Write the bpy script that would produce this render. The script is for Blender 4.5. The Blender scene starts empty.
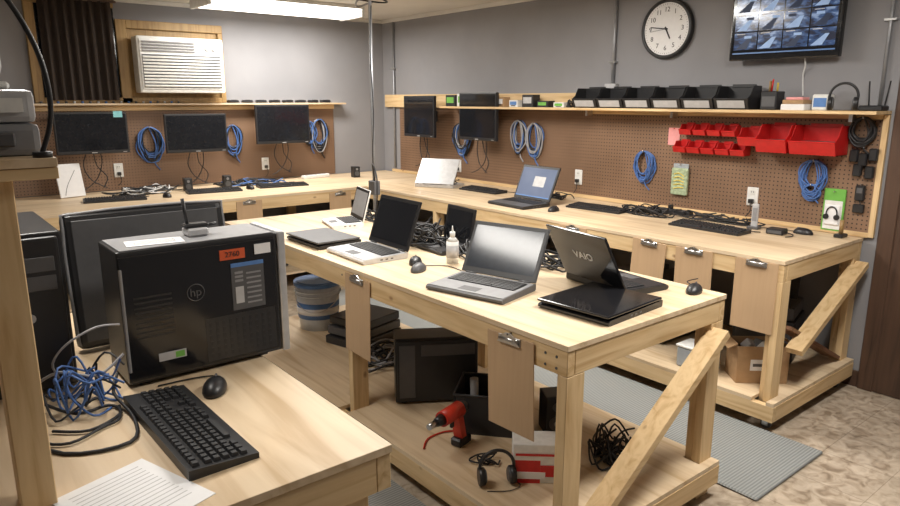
import bpy, bmesh, math, random
from mathutils import Vector, Matrix, Euler
R=random.Random(11)
rad=math.radians
H=1.682; HB=.905; WX=4.30; WY=6.48; CZ=2.52

# ---------------------------------------------------------------- materials
def newmat(name):
    m=bpy.data.materials.new(name);m.use_nodes=True
    nt=m.node_tree
    return m,nt,nt.nodes['Principled BSDF']
def N(nt,t,**k):
    n=nt.nodes.new(t)
    for a,b in k.items(): setattr(n,a,b)
    return n
def plain(name,col,rough=.5,metal=0,var=.06,scale=30,emit=0,coat=0,trans=0,alpha=1):
    m,nt,b=newmat(name)
    tc=N(nt,'ShaderNodeTexCoord');no=N(nt,'ShaderNodeTexNoise');no.inputs['Scale'].default_value=scale;no.inputs['Detail'].default_value=3
    nt.links.new(tc.outputs['Object'],no.inputs['Vector'])
    cr=N(nt,'ShaderNodeValToRGB')
    c0=[max(0,c*(1-var)) for c in col];c1=[min(1,c*(1+var)) for c in col]
    cr.color_ramp.elements[0].position=.35;cr.color_ramp.elements[1].position=.65
    cr.color_ramp.elements[0].color=(*c0,1);cr.color_ramp.elements[1].color=(*c1,1)
    nt.links.new(no.outputs['Fac'],cr.inputs['Fac']);nt.links.new(cr.outputs['Color'],b.inputs['Base Color'])
    b.inputs['Roughness'].default_value=rough;b.inputs['Metallic'].default_value=metal
    b.inputs['Coat Weight'].default_value=coat
    b.inputs['Transmission Weight'].default_value=trans
    b.inputs['Alpha'].default_value=alpha
    if emit:
        nt.links.new(cr.outputs['Color'],b.inputs['Emission Color']);b.inputs['Emission Strength'].default_value=emit
    return m
def wood(name,c0,c1,axis,rough=.6,sc=1.0,knots=0,ck=(.22,.10,.04)):
    m,nt,b=newmat(name)
    tc=N(nt,'ShaderNodeTexCoord');mp=N(nt,'ShaderNodeMapping')
    s=[16*sc]*3;s['xyz'.index(axis)]=1.1*sc
    mp.inputs['Scale'].default_value=s
    nt.links.new(tc.outputs['Object'],mp.inputs['Vector'])
    no=N(nt,'ShaderNodeTexNoise');no.inputs['Scale'].default_value=1.6;no.inputs['Detail'].default_value=5;no.inputs['Distortion'].default_value=1.2
    nt.links.new(mp.outputs['Vector'],no.inputs['Vector'])
    cr=N(nt,'ShaderNodeValToRGB')
    e=cr.color_ramp.elements
    e[0].position=.3;e[0].color=(*c1,1);e[1].position=.62;e[1].color=(*c0,1)
    x=e.new(.47);x.color=(*[(a*2+d)/3 for a,d in zip(c0,c1)],1)
    nt.links.new(no.outputs['Fac'],cr.inputs['Fac'])
    n2=N(nt,'ShaderNodeTexNoise');n2.inputs['Scale'].default_value=2.3;n2.inputs['Detail'].default_value=2
    nt.links.new(tc.outputs['Object'],n2.inputs['Vector'])
    mr=N(nt,'ShaderNodeMapRange');mr.inputs['From Min'].default_value=.3;mr.inputs['From Max'].default_value=.7;mr.inputs['To Min'].default_value=.86;mr.inputs['To Max'].default_value=1.07
    nt.links.new(n2.outputs['Fac'],mr.inputs['Value'])
    mx=N(nt,'ShaderNodeVectorMath',operation='SCALE')
    src=cr.outputs['Color']
    if knots:
        m2=N(nt,'ShaderNodeMapping');q=[1.6,1.6,1.6];q['xyz'.index(axis)]=.9;m2.inputs['Scale'].default_value=q
        nt.links.new(tc.outputs['Object'],m2.inputs['Vector'])
        vo=N(nt,'ShaderNodeTexVoronoi');vo.inputs['Scale'].default_value=knots;nt.links.new(m2.outputs['Vector'],vo.inputs['Vector'])
        r2=N(nt,'ShaderNodeMapRange');r2.inputs['From Min'].default_value=.03;r2.inputs['From Max'].default_value=.09;r2.inputs['To Min'].default_value=.75;r2.inputs['To Max'].default_value=0
        nt.links.new(vo.outputs['Distance'],r2.inputs['Value'])
        mk=N(nt,'ShaderNodeMix',data_type='RGBA');nt.links.new(r2.outputs['Result'],mk.inputs['Factor']);nt.links.new(src,mk.inputs['A']);mk.inputs['B'].default_value=(*ck,1)
        src=mk.outputs['Result']
    nt.links.new(src,mx.inputs[0]);nt.links.new(mr.outputs['Result'],mx.inputs['Scale'])
    nt.links.new(mx.outputs['Vector'],b.inputs['Base Color'])
    b.inputs['Roughness'].default_value=rough
    bp=N(nt,'ShaderNodeBump');bp.inputs['Strength'].default_value=.08;bp.inputs['Distance'].default_value=.01
    nt.links.new(no.outputs['Fac'],bp.inputs['Height']);nt.links.new(bp.outputs['Normal'],b.inputs['Normal'])
    return m
P0=(.74,.54,.30);P1=(.54,.345,.155)
pine={a:wood('pine_'+a,P0,P1,a,.6,1,4.5) for a in 'xyz'}
ply=wood('plywood_y',(.74,.585,.40),(.55,.39,.225),'y',.45,.6,1.2,(.40,.24,.11))
plyx=wood('plywood_x',(.74,.585,.40),(.56,.40,.24),'x',.45,.6)
darkwood=wood('dark_trim_wood',(.10,.055,.035),(.05,.028,.02),'z',.45)
oak=wood('window_oak',(.36,.23,.09),(.24,.14,.05),'z',.5)
brownboard=wood('brown_plank',(.24,.12,.065),(.15,.07,.035),'x',.5)
def pegmat(name,ax):
    m,nt,b=newmat(name)
    tc=N(nt,'ShaderNodeTexCoord');sx=N(nt,'ShaderNodeSeparateXYZ');nt.links.new(tc.outputs['Object'],sx.inputs[0])
    def cell(out):
        d=N(nt,'ShaderNodeMath',operation='DIVIDE');d.inputs[1].default_value=.0254;nt.links.new(out,d.inputs[0])
        fr=N(nt,'ShaderNodeMath',operation='FRACT');nt.links.new(d.outputs[0],fr.inputs[0])
        s=N(nt,'ShaderNodeMath',operation='SUBTRACT');s.inputs[1].default_value=.5;nt.links.new(fr.outputs[0],s.inputs[0])
        q=N(nt,'ShaderNodeMath',operation='MULTIPLY');nt.links.new(s.outputs[0],q.inputs[0]);nt.links.new(s.outputs[0],q.inputs[1])
        return q.outputs[0]
    a=cell(sx.outputs[ax]);c=cell(sx.outputs['Z'])
    ad=N(nt,'ShaderNodeMath',operation='ADD');nt.links.new(a,ad.inputs[0]);nt.links.new(c,ad.inputs[1])
    lt=N(nt,'ShaderNodeMath',operation='LESS_THAN');lt.inputs[1].default_value=.03;nt.links.new(ad.outputs[0],lt.inputs[0])
    no=N(nt,'ShaderNodeTexNoise');no.inputs['Scale'].default_value=3;no.inputs['Detail'].default_value=4;nt.links.new(tc.outputs['Object'],no.inputs['Vector'])
    cr=N(nt,'ShaderNodeValToRGB');cr.color_ramp.elements[0].position=.3;cr.color_ramp.elements[1].position=.7
    cr.color_ramp.elements[0].color=(.185,.108,.064,1);cr.color_ramp.elements[1].color=(.25,.15,.092,1);nt.links.new(no.outputs['Fac'],cr.inputs['Fac'])
    mx=N(nt,'ShaderNodeMix',data_type='RGBA');nt.links.new(lt.outputs[0],mx.inputs['Factor']);nt.links.new(cr.outputs['Color'],mx.inputs['A']);mx.inputs['B'].default_value=(.02,.012,.01,1)
    nt.links.new(mx.outputs['Result'],b.inputs['Base Color']);b.inputs['Roughness'].default_value=.5
    return m
pegY=pegmat('pegboard_y','Y');pegX=pegmat('pegboard_x','X')
def wallmat(name,c):
    m=plain(name,c,.85,0,.05,2.5)
    nt=m.node_tree;b=nt.nodes['Principled BSDF']
    no=N(nt,'ShaderNodeTexNoise');no.inputs['Scale'].default_value=90
    tc=N(nt,'ShaderNodeTexCoord');nt.links.new(tc.outputs['Object'],no.inputs['Vector'])
    bp=N(nt,'ShaderNodeBump');bp.inputs['Strength'].default_value=.15;bp.inputs['Distance'].default_value=.004
    nt.links.new(no.outputs['Fac'],bp.inputs['Height']);nt.links.new(bp.outputs['Normal'],b.inputs['Normal'])
    return m
wallm=wallmat('wall_paint_grey',(.265,.262,.275))
ceilm=wallmat('ceiling_paint',(.66,.64,.60))
def floormat():
    m,nt,b=newmat('floor_stone_vinyl')
    tc=N(nt,'ShaderNodeTexCoord')
    n0=N(nt,'ShaderNodeTexNoise');n0.inputs['Scale'].default_value=3.5;n0.inputs['Detail'].default_value=3
    nt.links.new(tc.outputs['Object'],n0.inputs['Vector'])
    n1=N(nt,'ShaderNodeTexNoise');n1.inputs['Scale'].default_value=15;n1.inputs['Detail'].default_value=8;n1.inputs['Distortion'].default_value=1.0
    nt.links.new(tc.outputs['Object'],n1.inputs['Vector'])
    cr=N(nt,'ShaderNodeValToRGB');e=cr.color_ramp.elements
    e[0].position=.32;e[0].color=(.27,.205,.145,1);e[1].position=.68;e[1].color=(.56,.47,.37,1);k=e.new(.48);k.color=(.43,.35,.265,1)
    nt.links.new(n1.outputs['Fac'],cr.inputs['Fac'])
    mr=N(nt,'ShaderNodeMapRange');mr.inputs['From Min'].default_value=.3;mr.inputs['From Max'].default_value=.7;mr.inputs['To Min'].default_value=.85;mr.inputs['To Max'].default_value=1.12
    nt.links.new(n0.outputs['Fac'],mr.inputs['Value'])
    sc=N(nt,'ShaderNodeVectorMath',operation='SCALE');nt.links.new(cr.outputs['Color'],sc.inputs[0]);nt.links.new(mr.outputs['Result'],sc.inputs['Scale'])
    br=N(nt,'ShaderNodeTexBrick');br.offset=0;br.inputs['Scale'].default_value=3.3;br.inputs['Brick Width'].default_value=1;br.inputs['Row Height'].default_value=1;br.inputs['Mortar Size'].default_value=.006
    br.inputs['Color1'].default_value=(1,1,1,1);br.inputs['Color2'].default_value=(.93,.93,.93,1);br.inputs['Mortar'].default_value=(.62,.6,.58,1)
    nt.links.new(tc.outputs['Object'],br.inputs['Vector'])
    mx=N(nt,'ShaderNodeMix',data_type='RGBA',blend_type='MULTIPLY');mx.inputs['Factor'].default_value=.9
    nt.links.new(sc.outputs['Vector'],mx.inputs['A']);nt.links.new(br.outputs['Color'],mx.inputs['B'])
    nt.links.new(mx.outputs['Result'],b.inputs['Base Color']);b.inputs['Roughness'].default_value=.38
    return m
floorm=floormat()
def matmat():
    m,nt,b=newmat('ribbed_mat')
    tc=N(nt,'ShaderNodeTexCoord');wv=N(nt,'ShaderNodeTexWave');wv.bands_direction='Y';wv.inputs['Scale'].default_value=22
    nt.links.new(tc.outputs['Object'],wv.inputs['Vector'])
    cr=N(nt,'ShaderNodeValToRGB');cr.color_ramp.elements[0].color=(.20,.21,.21,1);cr.color_ramp.elements[1].color=(.33,.345,.34,1)
    nt.links.new(wv.outputs['Fac'],cr.inputs['Fac']);nt.links.new(cr.outputs['Color'],b.inputs['Base Color'])
    bp=N(nt,'ShaderNodeBump');bp.inputs['Strength'].default_value=.4;bp.inputs['Distance'].default_value=.004
    nt.links.new(wv.outputs['Fac'],bp.inputs['Height']);nt.links.new(bp.outputs['Normal'],b.inputs['Normal'])
    b.inputs['Roughness'].default_value=.4
    return m
ribm=matmat()
black=plain('black_plastic',(.018,.018,.02),.4)
blackg=plain('black_gloss',(.012,.012,.014),.12)
blackm=plain('black_metal_paint',(.025,.025,.027),.33)
screenoff=plain('screen_off',(.012,.013,.016),.08)
keym=plain('key_black',(.02,.02,.022),.5)
dgrey=plain('dark_grey',(.09,.09,.095),.45)
grey=plain('grey_plastic',(.26,.26,.27),.45)
lgrey=plain('light_grey',(.48,.48,.49),.4)
silver=plain('silver',(.60,.61,.63),.32,.6)
steel=plain('steel',(.6,.6,.6),.28,1)
galv=plain('galvanised',(.33,.34,.36),.45,.6)
white=plain('white_plastic',(.74,.74,.72),.45)
cream=plain('ac_cream',(.72,.72,.69),.5)
paper=plain('paper',(.80,.80,.81),.8,0,.02)
red=plain('red_plastic',(.55,.014,.014),.35)
orange=plain('orange_tape',(.62,.10,.03),.6)
drillred=plain('drill_red',(.6,.04,.02),.4)
bluec=plain('blue_cable',(.07,.16,.42),.45)
blackc=plain('black_cable',(.015,.015,.017),.5)
greyc=plain('grey_cable',(.35,.35,.37),.5)
whitec=plain('white_cable',(.7,.7,.7),.5)
hard=wood('hardboard',(.52,.35,.205),(.46,.30,.17),'z',.55,.8)
curt=plain('curtain_brown',(.03,.02,.015),.9)
card=plain('cardboard',(.40,.25,.13),.8)
green=plain('green',(.15,.42,.07),.5)
blued=plain('blue_lid',(.10,.22,.50),.4)
tubm=plain('tub_milky_white',(.62,.66,.72),.3)
bagm=plain('bag_plastic',(.38,.46,.30),.25,0,.2,60)
clearb=plain('clear_plastic',(.6,.65,.7),.15,0,.05,30,0,0,.5)
lens=plain('fluorescent_lens',(1,.98,.94),.5,0,.01,5,emit=4)
pink=plain('pink_paper',(.8,.35,.35),.8)
cyan=plain('sticky_cyan',(.25,.6,.65),.8)
yellow=plain('yellow',(.8,.6,.1),.5)

# ---------------------------------------------------------------- mesh builder
class B:
    def __init__(s):
        s.v=[];s.f=[];s.m=[];s.sm=[];s.mats=[];s.T=Matrix.Identity(4)
    def mi(s,mat):
        if mat not in s.mats:s.mats.append(mat)
        return s.mats.index(mat)
    def add(s,vs,fs,mat,smooth=False,M=None):
        o=len(s.v);T=s.T@M if M is not None else s.T
        s.v+=[T@Vector(v) for v in vs]
        k=s.mi(mat)
        for i,f in enumerate(fs):
            s.f.append([o+j for j in f]);s.m.append(k);s.sm.append(smooth if isinstance(smooth,bool) else smooth[i])
    def bmx(s,bm,mat,smooth=False,M=None):
        bm.verts.index_update()
        s.add([v.co.copy() for v in bm.verts],[[v.index for v in f.verts] for f in bm.faces],mat,smooth,M)
        bm.free()
    def box(s,c,size,mat,bev=0,rot=(0,0,0),seg=1):
        bm=bmesh.new();bmesh.ops.create_cube(bm,size=1)
        for v in bm.verts:v.co=Vector((v.co.x*size[0],v.co.y*size[1],v.co.z*size[2]))
        if bev>0:bmesh.ops.bevel(bm,geom=bm.edges[:],offset=min(bev,min(size)*.45),segments=seg,affect='EDGES',profile=.6)
        s.bmx(bm,mat,False,Matrix.Translation(c)@Euler([rad(a) for a in rot]).to_matrix().to_4x4())
    def bx(s,x0,x1,y0,y1,z0,z1,mat,bev=0,seg=1):
        s.box(((x0+x1)/2,(y0+y1)/2,(z0+z1)/2),(abs(x1-x0),abs(y1-y0),abs(z1-z0)),mat,bev,(0,0,0),seg)
    def beam(s,p0,p1,w,t,mat,up=(0,0,1)):
        p0=Vector(p0);p1=Vector(p1);d=(p1-p0);l=d.length;z=d.normalized();x=Vector(up).cross(z)
        if x.length<1e-4:x=Vector((1,0,0))
        x.normalize();y=z.cross(x)
        M=Matrix((x,y,z)).transposed().to_4x4();M.translation=(p0+p1)/2
        bm=bmesh.new();bmesh.ops.create_cube(bm,size=1)
        for v in bm.verts:v.co=Vector((v.co.x*w,v.co.y*t,v.co.z*l))
        s.bmx(bm,mat,False,M)
    def cyl(s,p0,p1,r,mat,r2=None,n=16,cap=True):
        p0=Vector(p0);p1=Vector(p1);r2=r if r2 is None else r2
        z=(p1-p0).normalized();a=Vector((0,0,1)) if abs(z.z)<.9 else Vector((1,0,0))
        x=a.cross(z).normalized();y=z.cross(x)
        vs=[];fs=[];sm=[]
        for p,rr in((p0,r),(p1,r2)):
            for i in range(n):
                t=2*math.pi*i/n;vs.append(p+x*math.cos(t)*rr+y*math.sin(t)*rr)
        for i in range(n):
            j=(i+1)%n;fs.append([i,j,n+j,n+i]);sm.append(True)
        if cap:
            fs.append(list(range(n))[::-1]);fs.append(list(range(n,2*n)));sm+=[False,False]
        s.add(vs,fs,mat,sm)
    def tube(s,pts,r,mat,n=6,closed=False,sub=4):
        P=[Vector(p) for p in pts];Q=[]
        m=len(P);rng=m if closed else m-1
        for i in range(rng):
            if closed:a,b,c,d=P[(i-1)%m],P[i],P[(i+1)%m],P[(i+2)%m]
            else:a,b,c,d=P[max(i-1,0)],P[i],P[i+1],P[min(i+2,m-1)]
            for k in range(sub):
                t=k/sub
                Q.append(.5*((2*b)+(c-a)*t+(2*a-5*b+4*c-d)*t*t+(3*b-a-3*c+d)*t**3))
        if not closed:Q.append(P[-1])
        L=len(Q);nrm=None;vs=[]
        for i in range(L):
            a=Q[(i-1)%L] if (closed or i>0) else Q[i];c=Q[(i+1)%L] if (closed or i<L-1) else Q[i]
            t=(c-a)
            t=t.normalized() if t.length>1e-9 else Vector((0,0,1))
            if nrm is None:
                nrm=t.orthogonal().normalized()
            nrm=(nrm-t*nrm.dot(t))
            nrm=nrm.normalized() if nrm.length>1e-6 else t.orthogonal().normalized()
            bn=t.cross(nrm)
            for k in range(n):
                an=2*math.pi*k/n;vs.append(Q[i]+nrm*math.cos(an)*r+bn*math.sin(an)*r)
        fs=[]
        for i in range(L if closed else L-1):
            j=(i+1)%L
            for k in range(n):
                l=(k+1)%n;fs.append([i*n+k,i*n+l,j*n+l,j*n+k])
        s.add(vs,fs,mat,True)
    def prism(s,prof,d,mat,M=None):
        n=len(prof);vs=[(a,0,b) for a,b in prof]+[(a,d,b) for a,b in prof]
        fs=[list(range(n)),list(range(n,2*n))[::-1]]+[[i,n+i,n+(i+1)%n,(i+1)%n] for i in range(n)]
        s.add(vs,fs,mat,False,M)
    def sphere(s,c,r,mat,u=16,v=10,rot=(0,0,0),flat=None):
        bm=bmesh.new();bmesh.ops.create_uvsphere(bm,u_segments=u,v_segments=v,radius=1)
        for q in bm.verts:
            z=q.co.z
            if flat is not None and z<flat:z=flat
            q.co=Vector((q.co.x*r[0],q.co.y*r[1],z*r[2]))
        s.bmx(bm,mat,True,Matrix.Translation(c)@Euler([rad(a) for a in rot]).to_matrix().to_4x4())
    def text(s,body,size,mat,M,ext=.0006):
        cu=bpy.data.curves.new('txt','FONT');cu.body=body;cu.size=size;cu.extrude=ext;cu.align_x='CENTER';cu.align_y='CENTER'
        cu.resolution_u=3
        o=bpy.data.objects.new('txt',cu);bpy.context.collection.objects.link(o)
        bpy.context.view_layer.update()
        me=bpy.data.meshes.new_from_object(o.evaluated_get(bpy.context.evaluated_depsgraph_get()))
        s.add([v.co.copy() for v in me.vertices],[list(p.vertices) for p in me.polygons],mat,False,M)
        bpy.data.objects.remove(o);bpy.data.curves.remove(cu);bpy.data.meshes.remove(me)
    def done(s,name,loc=(0,0,0),rz=0,rot=None):
        me=bpy.data.meshes.new(name)
        me.from_pydata([tuple(v) for v in s.v],[],s.f)
        for m in s.mats:me.materials.append(m)
        me.polygons.foreach_set('material_index',s.m);me.polygons.foreach_set('use_smooth',s.sm)
        me.update()
        bm=bmesh.new();bm.from_mesh(me);bmesh.ops.recalc_face_normals(bm,faces=bm.faces[:]);bm.to_mesh(me);bm.free()
        o=bpy.data.objects.new(name,me);bpy.context.collection.objects.link(o)
        o.location=loc;o.rotation_euler=(0,0,rad(rz)) if rot is None else [rad(a) for a in rot]
        return o
def Tm(loc=(0,0,0),rot=(0,0,0)):
    return Matrix.Translation(loc)@Euler([rad(a) for a in rot]).to_matrix().to_4x4()

# ---------------------------------------------------------------- room shell
b=B();b.bx(-1.1,WX+.1,-1.6,WY+.1,-.1,0,floorm);b.done('floor')
b=B();b.bx(-1.1,WX+.1,-1.6,WY+.1,CZ,CZ+.1,ceilm);b.done('ceiling')
b=B();b.bx(-1.1,WX+.1,WY,WY+.1,0,CZ,wallm);b.done('wall_back')
b=B();b.bx(WX,WX+.1,-1.5,WY,0,CZ,wallm);b.done('wall_right')
b=B();b.bx(-1.1,-1.0,-1.5,WY,0,CZ,wallm);b.done('wall_left')
b=B();b.bx(-1.1,WX+.1,-1.6,-1.5,0,CZ,wallm);b.done('wall_front')
b=B();b.bx(WX-.012,WX,1.42,WY,0,.10,darkwood,.003);b.done('baseboard_right')
b=B();b.bx(-1,WX-.012,WY-.012,WY,0,.10,darkwood,.003);b.done('baseboard_back')
b=B();b.bx(WX-.03,WX,-1.5,WY,CZ-.035,CZ,ceilm,.004);b.done('trim_1')
b=B();b.bx(-1,WX-.03,WY-.03,WY,CZ-.035,CZ,ceilm,.004);b.done('trim_2')
b=B();X0=WX-.001
b.bx(X0-.025,X0,1.335,1.418,0.001,2.13,darkwood,.004);b.bx(X0-.025,X0,.40,.49,0.001,2.13,darkwood,.004)
b.bx(X0-.025,X0,.49,1.335,2.04,2.13,darkwood,.004)
b.bx(X0-.015,X0,.49,1.335,.005,2.04,darkwood)
for z0,z1 in((.2,.95),(1.1,1.9)):
    b.bx(X0-.022,X0-.015,.6,.88,z0,z1,darkwood,.003);b.bx(X0-.022,X0-.015,.94,1.22,z0,z1,darkwood,.003)
b.cyl((X0-.015,1.26,1.0),(X0-.07,1.26,1.0),.012,steel);b.sphere((X0-.08,1.26,1.0),(.028,.028,.028),steel)
b.done('door_1')
b=B()
b.bx(1.585,1.67,WY-.05,WY-.001,1.655,2.345,oak,.004);b.bx(1.67,2.50,WY-.05,WY-.001,2.275,2.345,oak,.004)
b.bx(.93,1.585,WY-.05,WY-.001,2.43,2.50,oak,.004);b.bx(.93,1.0,WY-.05,WY-.001,1.655,2.43,oak,.004)
b.bx(2.455,2.50,WY-.05,WY-.001,1.655,2.275,oak,.004)
b.bx(1.0,2.455,WY-.05,WY-.001,1.653,1.70,oak,.004)
b.bx(1.0,1.585,WY-.02,WY-.004,1.70,2.43,screenoff)
b.bx(1.67,2.455,WY-.02,WY-.004,1.70,2.275,oak)
b.done('window_1')
b=B()
n=60;vs=[];fs=[]
for i in range(n+1):
    x=1.02+.54*i/n;y=WY-.075+.018*math.sin(i*.85)+.006*math.sin(i*2.1)
    vs+=[(x,y,1.68),(x,y,2.47)]
for i in range(n):fs.append([2*i,2*i+2,2*i+3,2*i+1])
b.add(vs,fs,curt,True)
b.cyl((.98,WY-.075,2.475),(1.6,WY-.075,2.475),.01,darkwood)
for x in(1.0,1.58):b.bx(x-.008,x+.008,WY-.08,WY-.045,2.465,2.49,darkwood)
b.done('curtain')
b=B();w,h,d=.74,.47,.16
b.box((0,0,0),(w,d,h),cream,.018,seg=2)
y=-d/2-.001
b.bx(-w/2+.02,w/2-.02,y-.006,y,-h/2+.03,h/2-.02,white,.004)
b.bx(-w/2+.035,w/2-.035,y-.009,y-.003,-h/2+.045,h/2-.15,dgrey)
for i in range(10):
    z=-h/2+.06+i*.0265
    b.box((0,y-.012,z),(w-.075,.014,.012),cream,0,(20,0,0))
for i in range(4):
    z=h/2-.12+i*.024;b.box((-.11,y-.011,z),(.44,.012,.011),grey,0,(25,0,0))
b.bx(.18,.33,y-.01,y-.003,h/2-.13,h/2-.04,lgrey,.003)
b.cyl((.22,y-.01,h/2-.085),(.22,y-.025,h/2-.085),.018,white);b.cyl((.28,y-.01,h/2-.085),(.28,y-.025,h/2-.085),.018,white)
b.done('air_conditioner',(2.065,WY-.052-d/2,1.975))

# ---------------------------------------------------------------- light fixtures
def fixture(x,y,L=1.3,W=.42,power=60,vert=False):
    b=B();b.box((0,0,-.015),(L,W,.03),white,.004)
    prof=[(-W/2+.01,-.03),(-W/2+.02,-.06),(-W/2+.08,-.095),(W/2-.08,-.095),(W/2-.02,-.06),(W/2-.01,-.03)]
    b.prism(prof,L-.06,lens,Matrix.Translation((L/2-.03,0,0))@Euler((0,0,rad(90))).to_matrix().to_4x4())
    b.bx(-L/2,-L/2+.03,-W/2,W/2,-.1,-.03,white,.004);b.bx(L/2-.03,L/2,-W/2,W/2,-.1,-.03,white,.004)
    o=b.done('ceiling_light_fixture',(x,y,CZ-.001),90 if vert else 0)
    l=bpy.data.lights.new('tube_light','AREA');l.shape='RECTANGLE';l.size=L-.1;l.size_y=W-.1;l.energy=power;l.color=(1,.955,.885)
    lo=bpy.data.objects.new('tube_light',l);bpy.context.collection.objects.link(lo);lo.parent=o;lo.location=(0,0,-.105)
fixture(2.80,5.80,1.45,.42,46)
fixture(2.5,3.2,1.3,.42,60)  # this and the next two are unseen, added to light the closed room
fixture(2.5,.9,1.3,.42,52)
fixture(.3,2.6,1.3,.42,24,True)
b=B()
b.cyl((3.0,4.75,CZ-.001),(3.0,4.75,CZ-.03),.05,galv,n=20)
b.tube([(3.0,4.75,CZ-.03),(2.98,4.85,CZ-.09),(3.06,4.95,CZ-.11),(3.1,4.8,CZ-.08),(2.97,4.65,CZ-.12),(2.85,4.45,CZ-.10),(2.70,4.2,CZ-.05),(2.65,4.12,CZ-.03)],.008,galv,8)
b.tube([(3.0,4.75,CZ-.03),(3.1,4.6,CZ-.10),(2.95,4.5,CZ-.13),(2.86,4.7,CZ-.09),(2.98,4.9,CZ-.06)],.006,blackc,8)
b.done('ceiling_wiring')

# ---------------------------------------------------------------- benches
def leg(b,x,y,z0,z1,sx=.09,sy=.038):
    b.bx(x,x+sx,y,y+sy,z0,z1,pine['z'],.002)
def screws(b,x,ys,z):
    for y in ys:
        b.cyl((x,y,z),(x-.002,y,z),.005,dgrey,n=8)
def bench(x0,x1,y0,y1,legsy,shelf=True,top=ply,casters=False):
    b=B()
    b.bx(x0,x1,y0,y1,HB-.02,HB,top,.001)
    b.bx(x0+.003,x0+.041,y0+.003,y1-.003,HB-.11,HB-.0205,pine['y'],.002);b.bx(x1-.041,x1-.003,y0+.003,y1-.003,HB-.11,HB-.0205,pine['y'],.002)
    b.bx(x0+.042,x1-.042,y0+.003,y0+.041,HB-.11,HB-.0205,pine['x'],.002);b.bx(x0+.042,x1-.042,y1-.041,y1-.003,HB-.11,HB-.0205,pine['x'],.002)
    zf=.0 if not casters else .151
    za=.0 if not casters else .08
    for ly in legsy:
        for s,lx in((0,x0+.003),(1,x1-.003-.09)):
            leg(b,lx,ly,zf,HB-.111)
            ix=x0+.042 if s==0 else x1-.042-.04
            b.bx(ix,ix+.04,ly+.039,ly+.077,za,HB-.021,pine['z'],.002)
        b.bx(x0+.09,x1-.09,ly+.078,ly+.116,HB-.11,HB-.0205,pine['x'],.002)
    if shelf:
        b.bx(x0,x1,y0-.038,y0,.065,.15,pine['x'],.002);b.bx(x0,x1,y1,y1+.02,.065,.15,pine['x'],.002)
        b.bx(x0-.037,x0,y0-.038,y1,.065,.15,pine['y'],.002);b.bx(x1,x1+.002,y0,y1,.065,.15,pine['y'])
        b.bx(x0+.096,x1-.096,y0-.036,y1,.151,.17,ply)
        ys=[y0-.036]+sum([[l-.0,l+.078] for l in legsy],[])+[y1]
        for i in range(0,len(ys),2):
            if ys[i+1]-ys[i]>.002:
                b.bx(x0-.037,x0+.096,ys[i],ys[i+1],.151,.17,ply);b.bx(x1-.096,x1,ys[i],ys[i+1],.151,.17,ply)
    if casters:
        for cx in(x0+.03,x1-.09):
            for cy in(y0+.02,y1-.1):
                b.bx(cx-.03,cx+.03,cy-.03,cy+.03,.056,.064,steel);b.bx(cx-.02,cx-.016,cy-.015,cy+.015,.02,.057,steel);b.bx(cx+.016,cx+.02,cy-.015,cy+.015,.02,.057,steel)
                b.cyl((cx-.013,cy,.026),(cx+.013,cy,.026),.026,dgrey)
    return b
b=bench(1.60,2.57,1.37,4.33,[1.373,2.74,4.21])
b.beam((2.505,1.352,.765),(1.66,1.352,.17),.034,.085,pine['x'],up=(0,1,0))
screws(b,1.603,(1.42,1.47,2.76,2.81),HB-.05);screws(b,1.603,(1.42,1.47),HB-.09)
b.done('workbench')
b=bench(3.33,4.283,1.49,5.33,[1.493,2.9,4.3],casters=True)
b.beam((4.24,1.472,.76),(3.50,1.472,.40),.034,.085,pine['x'],up=(0,1,0))
b.beam((3.50,1.545,.52),(4.18,1.545,.19),.02,.10,brownboard,up=(0,1,0))
b.done('workbench')
b=bench(.5,4.283,5.38,6.44,[5.383,6.3],top=plyx,shelf=False)
b.bx(.62,4.16,5.5,6.3,.151,.17,plyx);b.bx(.5,4.283,6.441,6.46,HB-.02,HB,plyx);b.bx(.5,4.283,5.333,5.379,HB-.02,HB,plyx);b.bx(.5,3.32,5.336,5.379,HB-.11,HB-.021,pine['x'])
for x in(1.75,3.0):
    leg(b,x,5.383,0,HB-.111);leg(b,x,6.3,0,HB-.111)
    b.bx(x,x+.04,5.422,6.3,.06,.15,pine['y'])
b.done('workbench')
b=B()
b.bx(-.5,.80,1.20,2.78,HB-.02,HB,ply,.001)
b.bx(.759,.797,1.203,2.777,HB-.11,HB-.0205,pine['y'],.002);b.bx(-.497,-.459,1.203,2.777,HB-.11,HB-.0205,pine['y'],.002)
b.bx(-.458,.758,1.203,1.241,HB-.11,HB-.0205,pine['x'],.002);b.bx(-.458,.758,2.739,2.777,HB-.11,HB-.0205,pine['x'],.002)
for x in(-.457,.668):
    for y in(1.242,2.70):leg(b,x,y,0,HB-.021)
b.bx(.095,.155,1.42,1.49,HB,1.545,pine['z'],.002);b.bx(.10,.14,2.34,2.41,HB,1.545,pine['z'],.002)
b.bx(-.46,-.42,1.42,1.49,HB,1.545,pine['z'],.002);b.bx(-.46,-.42,2.34,2.41,HB,1.545,pine['z'],.002)
b.bx(-.5,.222,1.38,2.45,1.566,1.582,ply,.001)
b.bx(-.5,.222,1.382,1.42,1.545,1.565,pine['x'],.001)
b.bx(-.5,.22,2.34,2.41,1.545,1.565,pine['x'],.001);b.bx(.185,.22,1.421,2.339,1.545,1.565,pine['y'],.001)
b.done('workbench')

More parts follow.
